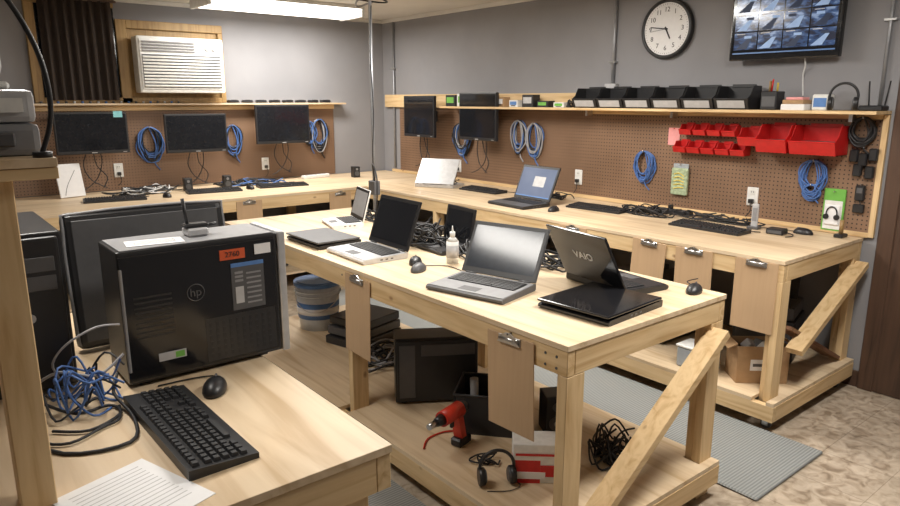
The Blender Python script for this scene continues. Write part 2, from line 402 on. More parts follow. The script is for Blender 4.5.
# pegboards, headers, shelves
b=B();b.bx(4.285,4.299,1.47,6.15,.91,1.60,pegY)
b.bx(4.262,4.299,1.47,3.55,1.575,1.603,pine['y'],.001);b.bx(4.262,4.299,3.55,6.4,1.605,1.735,pine['y'],.002)
b.bx(4.275,4.299,1.44,1.47,.91,1.60,pine['z'],.001)
b.bx(4.275,4.299,1.47,6.3,.907,.935,pine['y'],.001)
b.done('pegboard')
b=B();b.bx(4.08,4.261,1.44,5.2,1.604,1.622,pine['y'],.001)
for y in(1.6,2.75,3.5,4.6):
    b.bx(4.20,4.261,y,y+.02,1.56,1.603,steel)
b.bx(4.262,4.299,1.44,3.549,1.604,1.622,pine['y'])
b.done('storage_shelf')
b=B();b.bx(.45,3.65,6.465,6.479,.91,1.59,pegX);b.bx(.45,3.65,6.44,6.479,1.59,1.635,pine['x'],.002)
b.bx(.45,3.75,6.36,6.479,1.636,1.652,plyx,.001)
b.done('pegboard')
b=B();b.bx(2.66,3.31,1.20,5.2,0.001,.014,ribm,.006);b.done('anti_fatigue_mat')
b=B();b.bx(.84,1.54,.4,5.2,0.001,.014,ribm,.006);b.done('anti_fatigue_mat')
b=B();b.cyl((2.625,4.10,HB-.2),(2.625,4.10,CZ),.0115,galv)
b.bx(2.573,2.64,4.07,4.13,HB-.1,HB-.06,steel);b.bx(2.59,2.66,4.07,4.13,CZ-.02,CZ-.001,steel)
b.bx(2.60,2.65,4.06,4.14,1.02,1.12,dgrey,.004)
b.tube([(2.62,4.08,1.10),(2.55,4.0,1.25),(2.52,3.9,1.15),(2.5,3.9,.92),(2.45,3.95,.911)],.005,blackc)
b.tube([(2.625,4.085,2.3),(2.60,4.07,2.0),(2.62,4.08,1.6),(2.60,4.07,1.3),(2.62,4.08,1.1)],.004,blackc)
b.done('power_pole')
b=B();b.cyl((4.283,3.34,1.745),(4.283,3.34,CZ-.036),.013,galv);b.bx(4.265,4.299,3.31,3.37,1.95,1.965,steel);b.bx(4.25,4.299,3.29,3.39,1.738,1.80,lgrey,.004)
b.done('electrical_conduit')
b=B();b.cyl((4.283,6.25,.95),(4.283,6.25,CZ-.036),.012,galv);b.bx(4.265,4.299,6.22,6.28,2.0,2.015,steel);b.done('electrical_conduit')
b=B();b.cyl((4.284,1.50,1.625),(4.284,1.50,CZ-.036),.010,galv);b.bx(4.268,4.299,1.47,1.53,2.1,2.112,steel);b.done('electrical_conduit')

def outlet(loc,rz):
    b=B();b.box((0,-.004,0),(.075,.008,.12),white,.003)
    for z in(-.028,.028):
        b.box((0,-.009,z),(.034,.004,.03),cream,.002)
        for x in(-.007,.007):b.box((x,-.0115,z+.003),(.003,.002,.011),dgrey)
    b.box((0,-.022,-.028),(.03,.026,.028),black,.004)
    b.tube([(0,-.03,-.035),(.01,-.04,-.09),(-.02,-.035,-.13)],.003,blackc)
    b.done('power_outlet',loc,rz)
outlet((4.285,2.17,1.07),-90);outlet((4.285,3.63,1.07),-90);outlet((1.50,6.465,1.08),0);outlet((2.86,6.465,1.06),0);outlet((4.285,5.15,1.05),-90)

# clock
b=B()
b.cyl((0,.0,0),(0,-.03,0),.197,black,n=48);b.cyl((0,-.03,0),(0,-.034,0),.178,paper,n=48)
b.tube([(.188*math.cos(2*math.pi*i/24),-.03,.188*math.sin(2*math.pi*i/24)) for i in range(24)],.014,black,8,True,2)
for i in range(12):
    a=rad(90-30*(i+1));b.text(str(i+1),.045,black,Tm((.128*math.cos(a),-.0345,.128*math.sin(a)),(90,0,0)))
for i in range(60):
    a=rad(6*i);L=.012 if i%5==0 else .006
    b.T=Tm((.164*math.cos(a),-.0348,.164*math.sin(a)),(0,-math.degrees(a),0));b.box((0,0,0),(L,.001,.002),black);b.T=Matrix.Identity(4)
for ang,L,w in((-62,.09,.010),(172,.14,.007),(186,.14,.002)):
    b.T=Tm((0,-.037-w*.1,0),(0,-ang,0));b.box((L/2-.015,0,0),(L,.0015,w),black);b.T=Matrix.Identity(4)
b.cyl((0,-.034,0),(0,-.041,0),.008,black)
b.done('analog_clock',(4.299,2.89,2.16),-90)

# TV with camera mosaic
def camtile(i):
    m,nt,bs=newmat('cctv_tile_%d'%i)
    tc=N(nt,'ShaderNodeTexCoord');no=N(nt,'ShaderNodeTexNoise');no.inputs['Scale'].default_value=18;no.inputs['Detail'].default_value=2
    mp=N(nt,'ShaderNodeMapping');mp.inputs['Location'].default_value=(i*3.1,i*1.7,i);mp.inputs['Rotation'].default_value=(0,.5+i*.4,0);mp.inputs['Scale'].default_value=(1,1,2.5)
    nt.links.new(tc.outputs['Object'],mp.inputs['Vector']);nt.links.new(mp.outputs['Vector'],no.inputs['Vector'])
    cr=N(nt,'ShaderNodeValToRGB');cr.color_ramp.interpolation='EASE';e=cr.color_ramp.elements;e[0].position=.38;e[0].color=(.004,.01,.03,1);e[1].position=.72;e[1].color=(.26,.36,.55,1);k=e.new(.53);k.color=(.03,.08,.20,1)
    nt.links.new(no.outputs['Fac'],cr.inputs['Fac']);nt.links.new(cr.outputs['Color'],bs.inputs['Emission Color']);bs.inputs['Emission Strength'].default_value=.8
    bs.inputs['Base Color'].default_value=(.02,.02,.03,1);bs.inputs['Roughness'].default_value=.15
    return m
tl=[camtile(i) for i in range(6)]
b=B();w,h=.66,.41
b.box((0,0,0),(w,.04,h),blackg,.008,seg=2);b.box((0,-.0205,.008),(w-.03,.002,h-.045),screenoff)
k=0;cw=(w-.05)/4;ch=(h-.085)/3
lightb=plain('cctv_light',(.20,.29,.45),.5,emit=.7);darkb=plain('cctv_dark',(.01,.02,.05),.5,emit=.5)
for i in range(4):
    for j in range(3):
        cx=-w/2+.025+cw*(i+.5);cz=-h/2+.06+ch*(j+.5)
        b.box((cx,-.0222,cz),(cw-.008,.0015,ch-.008),tl[(i*2+j*3)%6])
        Q=random.Random(i*7+j)
        b.add([(cx-cw*.4,-.0231,cz-ch*.42),(cx+cw*.1*Q.random(),-.0231,cz-ch*.42),(cx+cw*.25,-.0231,cz+ch*.15),(cx+cw*.1,-.0231,cz+ch*.15)],[(0,1,2,3)],lightb if (i+j)%2 else darkb)
        b.box((cx+cw*.2*Q.uniform(-1,1),-.0232,cz+ch*.22),(cw*.3,.0004,ch*.14),darkb if (i+j)%2 else lightb)
        b.box((cx-cw*.2,-.0234,cz+ch*.4),(cw*.35,.0004,ch*.03),paper)
b.box((0,-.0222,-h/2+.043),(w-.05,.0015,.008),blued)
b.box((0,.045,0),(.12,.05,.12),black,.004);b.box((0,.077,0),(.2,.014,.2),black,.003)
b.tube([(.12,.02,-.18),(.12,.05,-.24),(.10,.08,-.30),(.11,.085,-.42)],.005,whitec)
b.done('mounted_television',(4.215,2.04,2.125),-90)

# ---------------------------------------------------------------- monitors
def monitor(loc,rz,w=.54,h=.33,tilt=0,arm=.2,sticker=None):
    b=B();b.T=Tm((0,0,0),(tilt,0,0))
    b.box((0,0,0),(w,.035,h),black,.008,seg=2);b.box((0,-.0178,.006),(w-.03,.002,h-.045),screenoff)
    b.box((0,.025,0),(w*.6,.03,h*.6),black,.01)
    b.box((w/2-.04,-.019,-h/2+.011),(.03,.001,.004),lgrey);b.box((0,-.019,-h/2+.011),(.04,.001,.006),lgrey)
    b.T=Matrix.Identity(4)
    b.box((0,.02+arm/2,0),(.05,arm-.02,.05),black,.004);b.box((0,arm+.005,0),(.11,.012,.11),blackm,.003)
    b.tube([(.05,.04,-h/2+.04),(.06,.05,-h/2-.08),(.02,.06,-h/2-.2),(-.05,.05,-h/2-.27),(-.12,.03,-h/2-.3)],.004,blackc)
    b.tube([(-.04,.04,-h/2+.04),(-.08,.06,-h/2-.1),(-.03,.05,-h/2-.22),(.08,.04,-h/2-.29)],.004,blackc)
    b.tube([(.0,.04,-h/2+.04),(.02,.06,-h/2-.1),(.09,.05,-h/2-.2),(.05,.04,-h/2-.29)],.004,blackc)
    if sticker:b.box((w/2-.07,-.0195,h/2-.02),(.07,.001,.05),sticker)
    b.done('computer_monitor',loc,rz)
monitor((1.28,6.25,1.415),0,.55,.34,0,.2,cyan)
monitor((2.13,6.25,1.39),-4,.54,.34,0,.2)
monitor((2.97,6.25,1.45),-5,.54,.37,0,.2)
monitor((4.10,5.54,1.52),-90,.50,.40,0,4.283-.011-4.10)
monitor((4.10,4.66,1.535),-90,.50,.42,0,4.283-.011-4.10)

# ---------------------------------------------------------------- keyboards / mice
def keyboard(loc,rz,w=.45,d=.15,cable=True,name='computer_keyboard'):
    b=B()
    b.prism([(-d/2,0),(d/2,0),(d/2,.024),(-d/2,.013)],w,black,Tm((w/2,0,0),(0,0,90)))
    b.T=Tm((0,0,.0185),(4.2,0,0))
    def key(x,y,ww=.0165):
        vs=[(-ww/2,-.008,0),(ww/2,-.008,0),(ww/2,.008,0),(-ww/2,.008,0),(-ww/2+.002,-.006,.008),(ww/2-.002,-.006,.008),(ww/2-.002,.006,.008),(-ww/2+.002,.006,.008)]
        fs=[(0,1,5,4),(1,2,6,5),(2,3,7,6),(3,0,4,7),(4,5,6,7)]
        b.add([(x+a,y+c,z) for a,c,z in vs],fs,keym)
    ys=[.056,.03,.011,-.008,-.027,-.046]
    for r,y in enumerate(ys):
        y*=d/.15
        if r<5:
            for i in range(15):key(-w/2+.02+i*.019*w/.45,y)
        else:
            for i in range(3):key(-w/2+.02+i*.024,y,.021)
            key(-w/2+.15*w/.45,y,.11)
            for i in range(3):key(-w/2+.23*w/.45+i*.024,y,.021)
        for i in range(3):
            if r in(0,1,2) or (r==5) or (r==4 and i==1):key(w/2-.135*w/.45+i*.019*w/.45-.005,y)
        if r>0:
            for i in range(4):key(w/2-.075*w/.45+i*.019*w/.45,y)
    b.T=Matrix.Identity(4)
    if cable:b.tube([(.05,d/2,.012),(.06,d/2+.03,.008),(.12,d/2+.05,.004),(.2,d/2+.04,.004),(.26,d/2+.06,.004)],.003,blackc)
    b.done(name,loc,rz)
keyboard((.455,1.575,HB),91,.48,.155,False)
keyboard((1.30,5.80,HB),-10,.45,.14);keyboard((2.10,5.83,HB),-8);keyboard((2.73,5.82,HB),-8)
keyboard((3.93,4.40,HB),-88);keyboard((3.90,3.12,HB),-85,cable=False);keyboard((3.83,2.20,HB),-91,.47)
def mouse(loc,rz,mat=black,cab=None):
    b=B();b.sphere((0,0,.006),(.032,.058,.032),mat,16,12,flat=-.18)
    b.box((0,.028,.033),(.006,.018,.01),dgrey,.002);b.box((0,.03,.0345),(.0015,.035,.002),dgrey,0,(-18,0,0))
    if cab:b.tube(cab,.0022,blackc)
    b.done('computer_mouse',loc,rz)
mouse((.59,1.75,HB),-30,cab=[(0,.055,.01),(.0,.09,.004),(-.04,.1,.004),(-.1,.08,.004),(-.16,.05,.004)])
mouse((1.82,2.48,HB),-60,dgrey,[(0,.055,.01),(.02,.1,.004),(.1,.12,.004),(.2,.05,.004)])
mouse((1.89,2.60,HB),-40,black)
mouse((2.49,1.47,HB),-70,black,[(0,.055,.01),(-.03,.1,.004),(-.06,.15,.004),(-.03,.22,.004)])
mouse((4.12,1.76,HB),0,black,[(0,.055,.01),(.03,.12,.004),(.0,.25,.004)])
mouse((3.60,3.27,HB),-80);mouse((1.68,5.75,HB),0);mouse((2.42,5.82,HB),0)

# ---------------------------------------------------------------- laptops
def deskscreen():
    m,nt,bs=newmat('laptop_desktop')
    tc=N(nt,'ShaderNodeTexCoord');no=N(nt,'ShaderNodeTexNoise');no.inputs['Scale'].default_value=5
    nt.links.new(tc.outputs['Object'],no.inputs['Vector'])
    cr=N(nt,'ShaderNodeValToRGB');cr.color_ramp.elements[0].color=(.08,.14,.30,1);cr.color_ramp.elements[1].color=(.30,.38,.55,1)
    nt.links.new(no.outputs['Fac'],cr.inputs['Fac']);nt.links.new(cr.outputs['Color'],bs.inputs['Emission Color']);bs.inputs['Emission Strength'].default_value=.6
    bs.inputs['Base Color'].default_value=(.02,.02,.03,1);return m
desk=deskscreen()
scrgl=plain('screen_bluish',(.035,.042,.055),.12)
def laptop(loc,rz,w=.38,d=.26,ang=110,body=black,deck=None,lid=None,scr=None,t=.028,logo=None,win=False,lh=None,name='laptop_computer'):
    deck=deck or body;lid=lid or body;scr=scr or screenoff;lh=lh or d
    b=B()
    prof=[(0,.006),(.012,0),(d-.006,0),(d,.005),(d,t),(.01,t-.006),(0,t-.012)]
    b.prism(prof,w,body,Tm((w/2,0,0),(0,0,90)))
    sl=math.degrees(math.atan2(.006,d-.01))
    if ang>20:
        b.T=Tm((0,d/2,t-.0025),(sl,0,0))
        b.box((0,0,0),(w-.01,d-.02,.002),deck)
        b.box((0,-d*.3,.0012),(.09,.05,.0012),dgrey,.0004);b.box((0,.045,.0011),(w-.04,.11,.001),black)
        for r in range(6):
            for i in range(15):
                kx=(w-.05)/15
                if r==5 and 4<=i<=9:
                    if i==4:b.box((-w/2+.025+kx*6.9,.045-.055+.009,.0035),(kx*5.6,.014,.003),keym)
                    continue
                b.box((-w/2+.025+kx*(i+.5),.045+.046-r*.0184,.0035),(kx-.0025,.0155,.003),keym)
    b.T=Tm((0,d-.006,t+.004))@Matrix.Rotation(rad(-ang),4,'X')
    b.box((0,-lh/2,.004),(w,lh,.010),lid,.004,seg=2)
    if ang>20:
        b.box((0,-lh/2,-.0015),(w-.006,lh-.006,.002),black);b.box((0,-lh/2-.003,-.0028),(w-.034,lh-.045,.001),scr)
        if win:
            b.box((.03,-lh/2-.01,-.0036),(w*.3,lh*.3,.0006),lgrey);b.box((0,-.025,-.0036),(w-.034,.008,.0006),blued)
    if logo:
        b.text(logo,.05,silver,Tm((0,-lh*.52,.0098),(0,0,180)))
    b.T=Matrix.Identity(4)
    for x in(-w*.36,w*.36):b.cyl((x-.025,d-.006,t+.002),(x+.025,d-.006,t+.002),.006,lid)
    for k in range(3):b.box((w/2+.0003,d*.4+k*.03,t*.45),(.001,.014,.006),dgrey)
    b.done(name,loc,rz)
laptop((1.67,3.35,HB),-90,.38,.26,0,black,lid=dgrey)
laptop((1.68,2.92,HB),-92,.38,.26,110,silver,silver,black,screenoff)
laptop((1.70,2.02,HB),-76,.38,.26,118,dgrey,grey,dgrey,scrgl,lh=.24)
laptop((1.845,1.57,HB),-86,.32,.36,0,blackg,t=.026,lid=blackg)
laptop((2.47,1.74,HB),82,.36,.25,119,black,black,blackg,logo='VAIO',lh=.26)
laptop((2.06,3.78,HB),-105,.28,.20,105,white,white,white,plain('screen_pale',(.35,.36,.38),.3))
laptop((2.10,2.78,HB),-95,.26,.19,100,black)
laptop((3.47,3.64,HB),-93,.40,.27,113,black,dgrey,black,desk,win=True)
laptop((3.98,4.98,HB),118,.38,.27,52,silver,lgrey,silver)
laptop((2.25,3.22,HB),-80,.34,.24,0,black)

# tower computer standing sideways on the bench
b=B();W,Dp,Hh=.45,.20,.385
b.bx(0,W,0,Dp,.012,Hh,blackm,.006,2)
b.bx(.0,W-.01,-.006,0,.02,Hh-.012,blackg,.003)
b.bx(W,W+.026,-.004,Dp+.004,.008,Hh+.003,silver,.006,2);b.bx(W+.026,W+.03,.02,Dp-.02,.03,Hh-.03,grey,.002)
b.bx(.01,.44,.005,Dp-.005,Hh,Hh+.003,grey,.001)
for x in(.03,.38):
    for y in(.02,.15):b.bx(x,x+.03,y,y+.03,0,.012,black,.002)
b.bx(.30,.40,-.0075,-.006,.17,.30,dgrey);b.bx(.31,.335,-.0085,-.0075,.19,.24,lgrey);b.bx(.30,.40,-.0085,-.0075,.30,.312,blued)
for i in range(7):b.bx(.345,.39,-.0085,-.0075,.185+i*.015,.190+i*.015,grey)
for i in range(3):b.bx(.31,.335,-.0085,-.0075,.255+i*.012,.262+i*.012,grey)
b.bx(.27,.345,-.0085,-.006,.325,.355,orange);b.text('2760',.022,black,Tm((.307,-.009,.34),(90,0,0)))
b.bx(.375,.425,-.0085,-.006,.33,.36,paper)
b.tube([(.195+.024*math.cos(t*math.pi/6),-.007,.245+.024*math.sin(t*math.pi/6)) for t in range(12)],.0015,dgrey,5,True,2)
b.text('hp',.034,dgrey,Tm((.195,-.007,.245),(90,0,0)))
b.bx(.08,.155,-.0085,-.006,.065,.088,lgrey);b.bx(.125,.150,-.009,-.006,.068,.085,green)
b.bx(.0,.008,-.008,.0,.05,.34,grey,.002)
b.bx(.215,.43,-.0068,-.0058,.03,.16,blackm)
for i in range(10):
    for j in range(6):b.bx(.225+i*.020,.233+i*.020,-.0075,-.0066,.04+j*.019,.052+j*.019,black)
for i in range(9):b.bx(.03,.13,-.0068,-.0058,.14+i*.014,.145+i*.014,blackm)
b.done('desktop_computer_tower',(.412,1.90,HB),0)
b=B();b.box((0,0,.0006),(.15,.08,.0012),paper)
for i in range(5):b.box((0,.025-i*.012,.0014),(.11,.003,.0004),grey)
b.done('paper_note',(.53,1.97,HB+.3885),-8)
b=B();b.box((0,0,.012),(.06,.06,.024),lgrey,.005);b.cyl((-.02,.0,.02),(-.03,.0,.11),.005,black);b.cyl((.02,.0,.024),(.06,-.01,.03),.005,black);b.box((-.0,.0,.03),(.07,.04,.012),black,.004)
b.done('wireless_adapter',(.655,2.0,HB+.3885),0)

b=B();w,h=.50,.43
b.T=Tm((0,0,.01),(-6,0,0))
b.box((0,0,h/2),(w,.06,h),blackm,.03,seg=3);b.box((0,-.031,h/2),(w-.05,.004,h-.05),dgrey,.002)
b.tube([(-w/2+.02,-.02,.02),(-w/2+.004,-.02,.05),(-w/2+.004,-.02,h-.05),(-w/2+.05,-.02,h-.004),(w/2-.05,-.02,h-.004),(w/2-.004,-.02,h-.05),(w/2-.004,-.02,.03)],.005,grey)
b.T=Matrix.Identity(4);b.box((0,.06,.006),(.3,.16,.012),black,.004);b.box((0,.08,.1),(.06,.03,.2),black,.004)
b.done('flat_panel_display',(.61,2.30,HB),0)
b=B();b.bx(0,.19,0,.42,.01,.44,blackm,.006,2);b.bx(.01,.18,-.02,0,.02,.43,black,.008,2);b.bx(.025,.165,-.024,-.02,.34,.38,dgrey,.002);b.bx(.025,.165,-.024,-.02,.29,.33,dgrey,.002)
b.cyl((.095,-.022,.22),(.095,-.026,.22),.012,lgrey)
for x in(.02,.14):
    for y in(.03,.36):b.bx(x,x+.03,y,y+.03,0,.01,black)
b.done('desktop_computer_tower',(.12,2.02,HB),0)
# printer and equipment on overhead shelf
b=B();b.bx(-.33,.212,1.45,1.85,1.582,1.640,grey,.012,2);b.bx(-.33,.210,1.455,1.85,1.641,1.70,lgrey,.012,2)
b.bx(-.25,.17,1.435,1.46,1.60,1.625,dgrey,.003);b.bx(.05,.19,1.450,1.456,1.66,1.685,white);b.bx(-.05,.03,1.450,1.456,1.66,1.68,dgrey)
b.bx(-.30,.18,1.50,1.80,1.70,1.715,white,.005)
b.done('office_printer')
b=B();b.bx(-.30,.175,1.52,1.78,1.726,1.84,lgrey,.015,2);b.bx(-.28,.14,1.56,1.74,1.84,1.95,grey,.02,2);b.bx(-.28,.165,1.505,1.52,1.745,1.80,dgrey,.004)
for x in(-.28,.14):
    for y in(1.54,1.74):b.bx(x,x+.02,y,y+.02,1.716,1.726,black)
b.done('label_printer')
b=B();b.cyl((0,0,0),(0,0,.010),.016,black,n=24)
b.tube([(0,0,.008),(.018,0,.06),(.022,0,.12),(.01,0,.19),(-.02,0,.26),(-.07,0,.33)],.0045,black,8)
b.cyl((-.06,0,.335),(-.12,0,.31),.02,black,.045,n=20)
b.done('gooseneck_lamp',(.204,1.405,1.582))

b=B();b.box((0,0,.0008),(.2,.25,.0016),paper)
for i in range(14):b.box((0,.1-i*.014,.0018),(.15,.0025,.0003),lgrey)
b.done('paper_sheet',(.275,1.345,HB),18)

# ---------------------------------------------------------------- cables
def tangle(name,loc,rx,ry,hh,n,mat,r=.0035,seed=0):
    Q=random.Random(seed);b=B()
    for i in range(n):
        cx=Q.uniform(-rx,rx)*.4;cy=Q.uniform(-ry,ry)*.4
        a=Q.uniform(.35,.7);p=[]
        k=Q.randint(6,9)
        for j in range(k):
            t=2*math.pi*j/k*Q.choice([1,1,1.1])
            p.append((cx+rx*a*math.cos(t)*Q.uniform(.7,1.2),cy+ry*a*math.sin(t)*Q.uniform(.7,1.2),r+Q.random()**2*hh))
        m=mat if not isinstance(mat,list) else mat[i%len(mat)]
        b.tube(p,r,m,6,False,4)
    return b.done(name,loc)
tangle('cable_bundle',(2.20,2.98,HB),.16,.26,.13,24,blackc,.005,1)
tangle('cable_bundle',(2.22,2.50,HB),.13,.18,.08,14,blackc,.0045,21)
tangle('cable_bundle',(2.40,3.85,HB),.10,.25,.05,8,blackc,.0045,2)
tangle('cable_bundle',(4.02,2.75,HB),.12,.24,.06,14,blackc,.0045,3)
tangle('cable_bundle',(4.13,2.3,HB),.08,.3,.04,10,blackc,.0045,4)
tangle('cable_bundle',(2.36,2.15,HB),.12,.18,.06,10,blackc,.0045,5)
tangle('cable_bundle',(4.12,5.2,HB),.1,.3,.05,8,blackc,.0045,6)
tangle('cable_bundle',(1.6,6.12,HB),.35,.14,.06,14,[blackc,whitec,blackc],.005,7)
tangle('cable_bundle',(2.5,6.12,HB),.4,.14,.06,14,[blackc,bluec,blackc],.005,8)
tangle('cable_bundle',(4.10,3.75,HB),.1,.3,.05,10,blackc,.0045,9)
tangle('ethernet_cable_bundle',(.30,1.86,HB),.11,.13,.12,10,[bluec,bluec,blackc],.003,10)
b=B()
b.tube([(.18,1.95,.91),(.14,1.8,.912),(.2,1.62,.91),(.33,1.58,.911),(.37,1.7,.912),(.36,1.85,.93),(.39,1.93,.95)],.0045,blackc)
b.tube([(.26,2.0,.95),(.24,1.92,1.02),(.27,1.87,1.08),(.34,1.87,1.11),(.40,1.89,1.10)],.003,greyc)
b.tube([(.2,1.98,.95),(.25,1.9,1.0),(.33,1.87,.98),(.4,1.88,1.02)],.004,greyc)
b.tube([(.2,1.75,.912),(.27,1.7,.912),(.35,1.75,.912),(.34,1.82,.912),(.26,1.8,.92),(.2,1.9,.93)],.004,blackc)
b.tube([(.36,1.80,.912),(.34,1.72,.912),(.30,1.70,.912),(.22,1.66,.912),(.17,1.72,.912),(.2,1.85,.92)],.0035,blackc)
b.done('power_cable')
def coil(loc,rz,w,h,mat,n=7,r=.0035,seed=1,tail=True):
    Q=random.Random(seed);b=B()
    b.cyl((0,0,0),(0,-.045,0),.003,steel,n=8);b.cyl((0,-.045,0),(0,-.05,.012),.003,steel,n=8)
    for i in range(n):
        y=-.01-.03*Q.random();a=w/2*Q.uniform(.55,1.05);hh=h*Q.uniform(.7,1.05)
        p=[(0+Q.uniform(-.01,.01),y,.005)]
        for t in(50,100,150,180,210,260,310):
            p.append((a*math.sin(rad(t))*Q.uniform(.85,1.15),y+Q.uniform(-.004,.004),-hh/2+hh/2*math.cos(rad(t))))
        m=mat if not isinstance(mat,list) else mat[i%len(mat)]
        b.tube(p,r,m,6,True,4)
    if tail:
        m=mat if not isinstance(mat,list) else mat[0]
        b.tube([(0,-.02,0),(w*.2,-.03,-h*.5),(w*.1,-.03,-h),(w*.3,-.02,-h*1.25)],r,m)
    b.done('hanging_cable_coil',loc,rz)
coil((4.285,3.0,1.31),-90,.19,.22,bluec,10,.0045,1);coil((4.285,1.80,1.325),-90,.15,.2,bluec,9,.0045,2)
coil((4.285,1.80,1.18),-90,.12,.1,bluec,5,.004,22,False)
coil((4.285,5.08,1.46),-90,.26,.30,[bluec,blackc,greyc],18,.006,3);coil((4.285,4.30,1.50),-90,.18,.28,[greyc,bluec,blackc],11,.006,4)
coil((4.285,4.12,1.48),-90,.18,.28,[bluec,greyc,blackc],12,.006,5)
coil((1.78,6.465,1.44),0,.22,.3,[bluec,blackc,bluec],14,.006,6);coil((2.54,6.465,1.44),0,.18,.28,[bluec,blackc],12,.006,7)
coil((3.46,6.465,1.48),0,.2,.32,[blackc,greyc,bluec],16,.006,8);coil((3.35,6.465,1.46),0,.16,.26,[bluec,blackc],8,.006,9)
coil((4.285,1.56,1.58),-90,.16,.16,[blackc],12,.006,10)

# ---------------------------------------------------------------- bins
def hopper(loc,rz,w,d,h,mat,label=None,name='parts_bin'):
    b=B();t=.003
    side=[(0,0),(-d*.82,0),(-d,h*.45),(-d*.78,h*.62),(-d*.6,h),(0,h)]
    for x in(-w/2,w/2-t):
        b.prism([(a,c) for a,c in side],t,mat,Matrix.Translation((x,0,0))@Matrix(((0,1,0,0),(1,0,0,0),(0,0,1,0),(0,0,0,1))))
    b.box((0,-d*.41,t/2),(w,d*.82,t),mat);b.box((0,-t/2,h/2),(w,t,h),mat)
    b.beam((0,-d*.82,0),(0,-d,h*.45),w,t,mat,up=(0,1,0))
    b.box((0,-d,h*.45),(w+.004,.008,.008),mat,.002)
    b.box((0,-d*.4,h*.3),(w*.8,d*.6,h*.3),dgrey,.01)
    if label:
        ang=math.degrees(math.atan2(d*.18,h*.45))
        b.box((0,-d*.91-.0045,h*.22),(w*.8,.002,h*.34),label,0,(ang,0,0))
    b.box((0,-.004,h),(w*.7,.008,.02),mat,.002)
    return b.done(name,loc,rz)
for i in range(6):
    hopper((4.25,3.45-i*.235,1.6225),-90,.225,.165,.145,black,lgrey)
X=4.284
for i in range(4):hopper((X,2.65-i*.105,1.45),-90,.088,.085,.07,red)
for i in range(5):hopper((X,2.68-i*.105,1.33),-90,.092,.095,.075,red)
hopper((X,2.185,1.40),-90,.12,.13,.11,red);hopper((X,2.01,1.37),-90,.185,.18,.165,red);hopper((X,1.765,1.37),-90,.26,.19,.165,red)

b=B();b.bx(-.05,.05,-.05,.05,0,.11,black,.005);b.bx(-.04,.04,-.052,-.05,.02,.08,dgrey);b.cyl((-.02,0,.11),(-.02,0,.17),.008,oak,n=10);b.cyl((.02,.01,.11),(.02,.01,.16),.006,yellow,n=8);b.cyl((.0,-.02,.11),(.005,-.02,.18),.005,red,n=8)
b.done('pen_cup',(4.17,2.05,1.622),-90)
b=B();b.bx(-.07,.07,-.055,.055,0,.035,paper,.003);b.bx(-.065,.06,-.05,.05,.035,.06,card,.003);b.bx(-.05,.05,-.04,.04,.06,.075,pink,.002)
b.done('small_parts_box',(4.17,1.90,1.622),-92)
b=B();b.bx(-.045,.045,-.04,.04,0,.09,white,.006);b.bx(-.035,.035,-.042,-.04,.02,.07,blued)
b.done('network_switch',(4.18,1.76,1.622),-90)
def headset(loc,rz,name='headphones'):
    b=B();b.tube([(.07*math.cos(rad(a)),0,.075+.075*math.sin(rad(a))) for a in range(-20,201,22)],.007,black,8)
    for s in(-1,1):
        b.cyl((s*.075,0,.04),(s*.052,0,.04),.036,black,n=20);b.cyl((s*.052,0,.04),(s*.044,0,.04),.036,dgrey,.025,n=20)
    b.tube([(.07,0,.01),(.09,-.03,.005),(.04,-.06,.004),(-.05,-.05,.004)],.002,blackc)
    return b.done(name,loc,rz)
headset((4.15,1.64,1.622),-70)
b=B();b.bx(-.06,.06,-.05,.05,0,.03,black,.006)
for x in(-.04,.04):b.cyl((x,.04,.03),(x*1.3,.045,.16),.004,black,n=8)
b.done('wireless_router',(4.20,1.50,1.622),-90)
Q=random.Random(5)
def pack(loc,rz,w,d,h,m1,m2):
    b=B();b.box((0,0,h/2),(w,d,h),m1,.003);b.box((0,-d/2-.0008,h*.55),(w*.75,.001,h*.5),m2);b.box((0,-d/2-.0008,h*.2),(w*.5,.001,h*.12),black)
    b.done('small_parts_box',loc,rz)
cols=[(black,green),(white,green),(dgrey,lgrey),(black,paper),(card,paper),(white,blued),(black,lgrey)]
for i in range(9):
    y=5.1-i*.17;c=cols[i%7];pack((4.17,y,1.622),-90+Q.uniform(-10,10),Q.uniform(.1,.14),.08,Q.uniform(.04,.12),*c)
tangle('cable_bundle',(4.16,3.64,1.622),.04,.04,.06,6,blackc,.004,31)
for i in range(8):
    x=2.55+i*.14;b=B()
    b.box((0,0,.014),(.10,.06,.028),black,.006);b.box((0,-.02,.029),(.05,.02,.004),dgrey,.001);b.tube([(.045,0,.01),(.06,.01,.008),(.06,-.02,.006)],.003,blackc)
    b.done('power_adapter',(x,6.41,1.652),Q.uniform(-15,15))
b=B();
for i in range(26):b.cyl((.55+i*.06,6.42,1.652),(.55+i*.06,6.42,1.67),.01,[bluec,dgrey,lgrey][i%3],n=8)
b.done('connector_adapters')

b=B()
b.box((0,-.006,.0),(.12,.012,.25),green,.003);b.box((0,-.013,-.03),(.1,.003,.17),white,.001);b.box((0,-.018,-.03),(.085,.012,.12),paper,.006)
b.tube([(.03*math.cos(rad(a)),-.028,-.02+.04*math.sin(rad(a))) for a in range(-30,211,24)],.004,black,8)
for s in(-1,1):b.cyl((s*.03,-.024,-.04),(s*.03,-.034,-.04),.016,black,n=14)
b.cyl((0,0,.11),(0,-.03,.11),.003,steel,n=8)
b.done('headset_package',(4.285,1.67,1.045),-90)
b=B()
b.box((0,-.015,-.12),(.13,.024,.19),bagm,.011,seg=2);b.box((0,-.010,-.02),(.12,.006,.05),clearb,.002);b.cyl((0,0,0),(0,-.03,0),.003,steel,n=8)
for i in range(5):b.tube([(-.04,-.03,-.07-i*.025),(0,-.032,-.06-i*.025),(.04,-.03,-.08-i*.02)],.003,yellow)
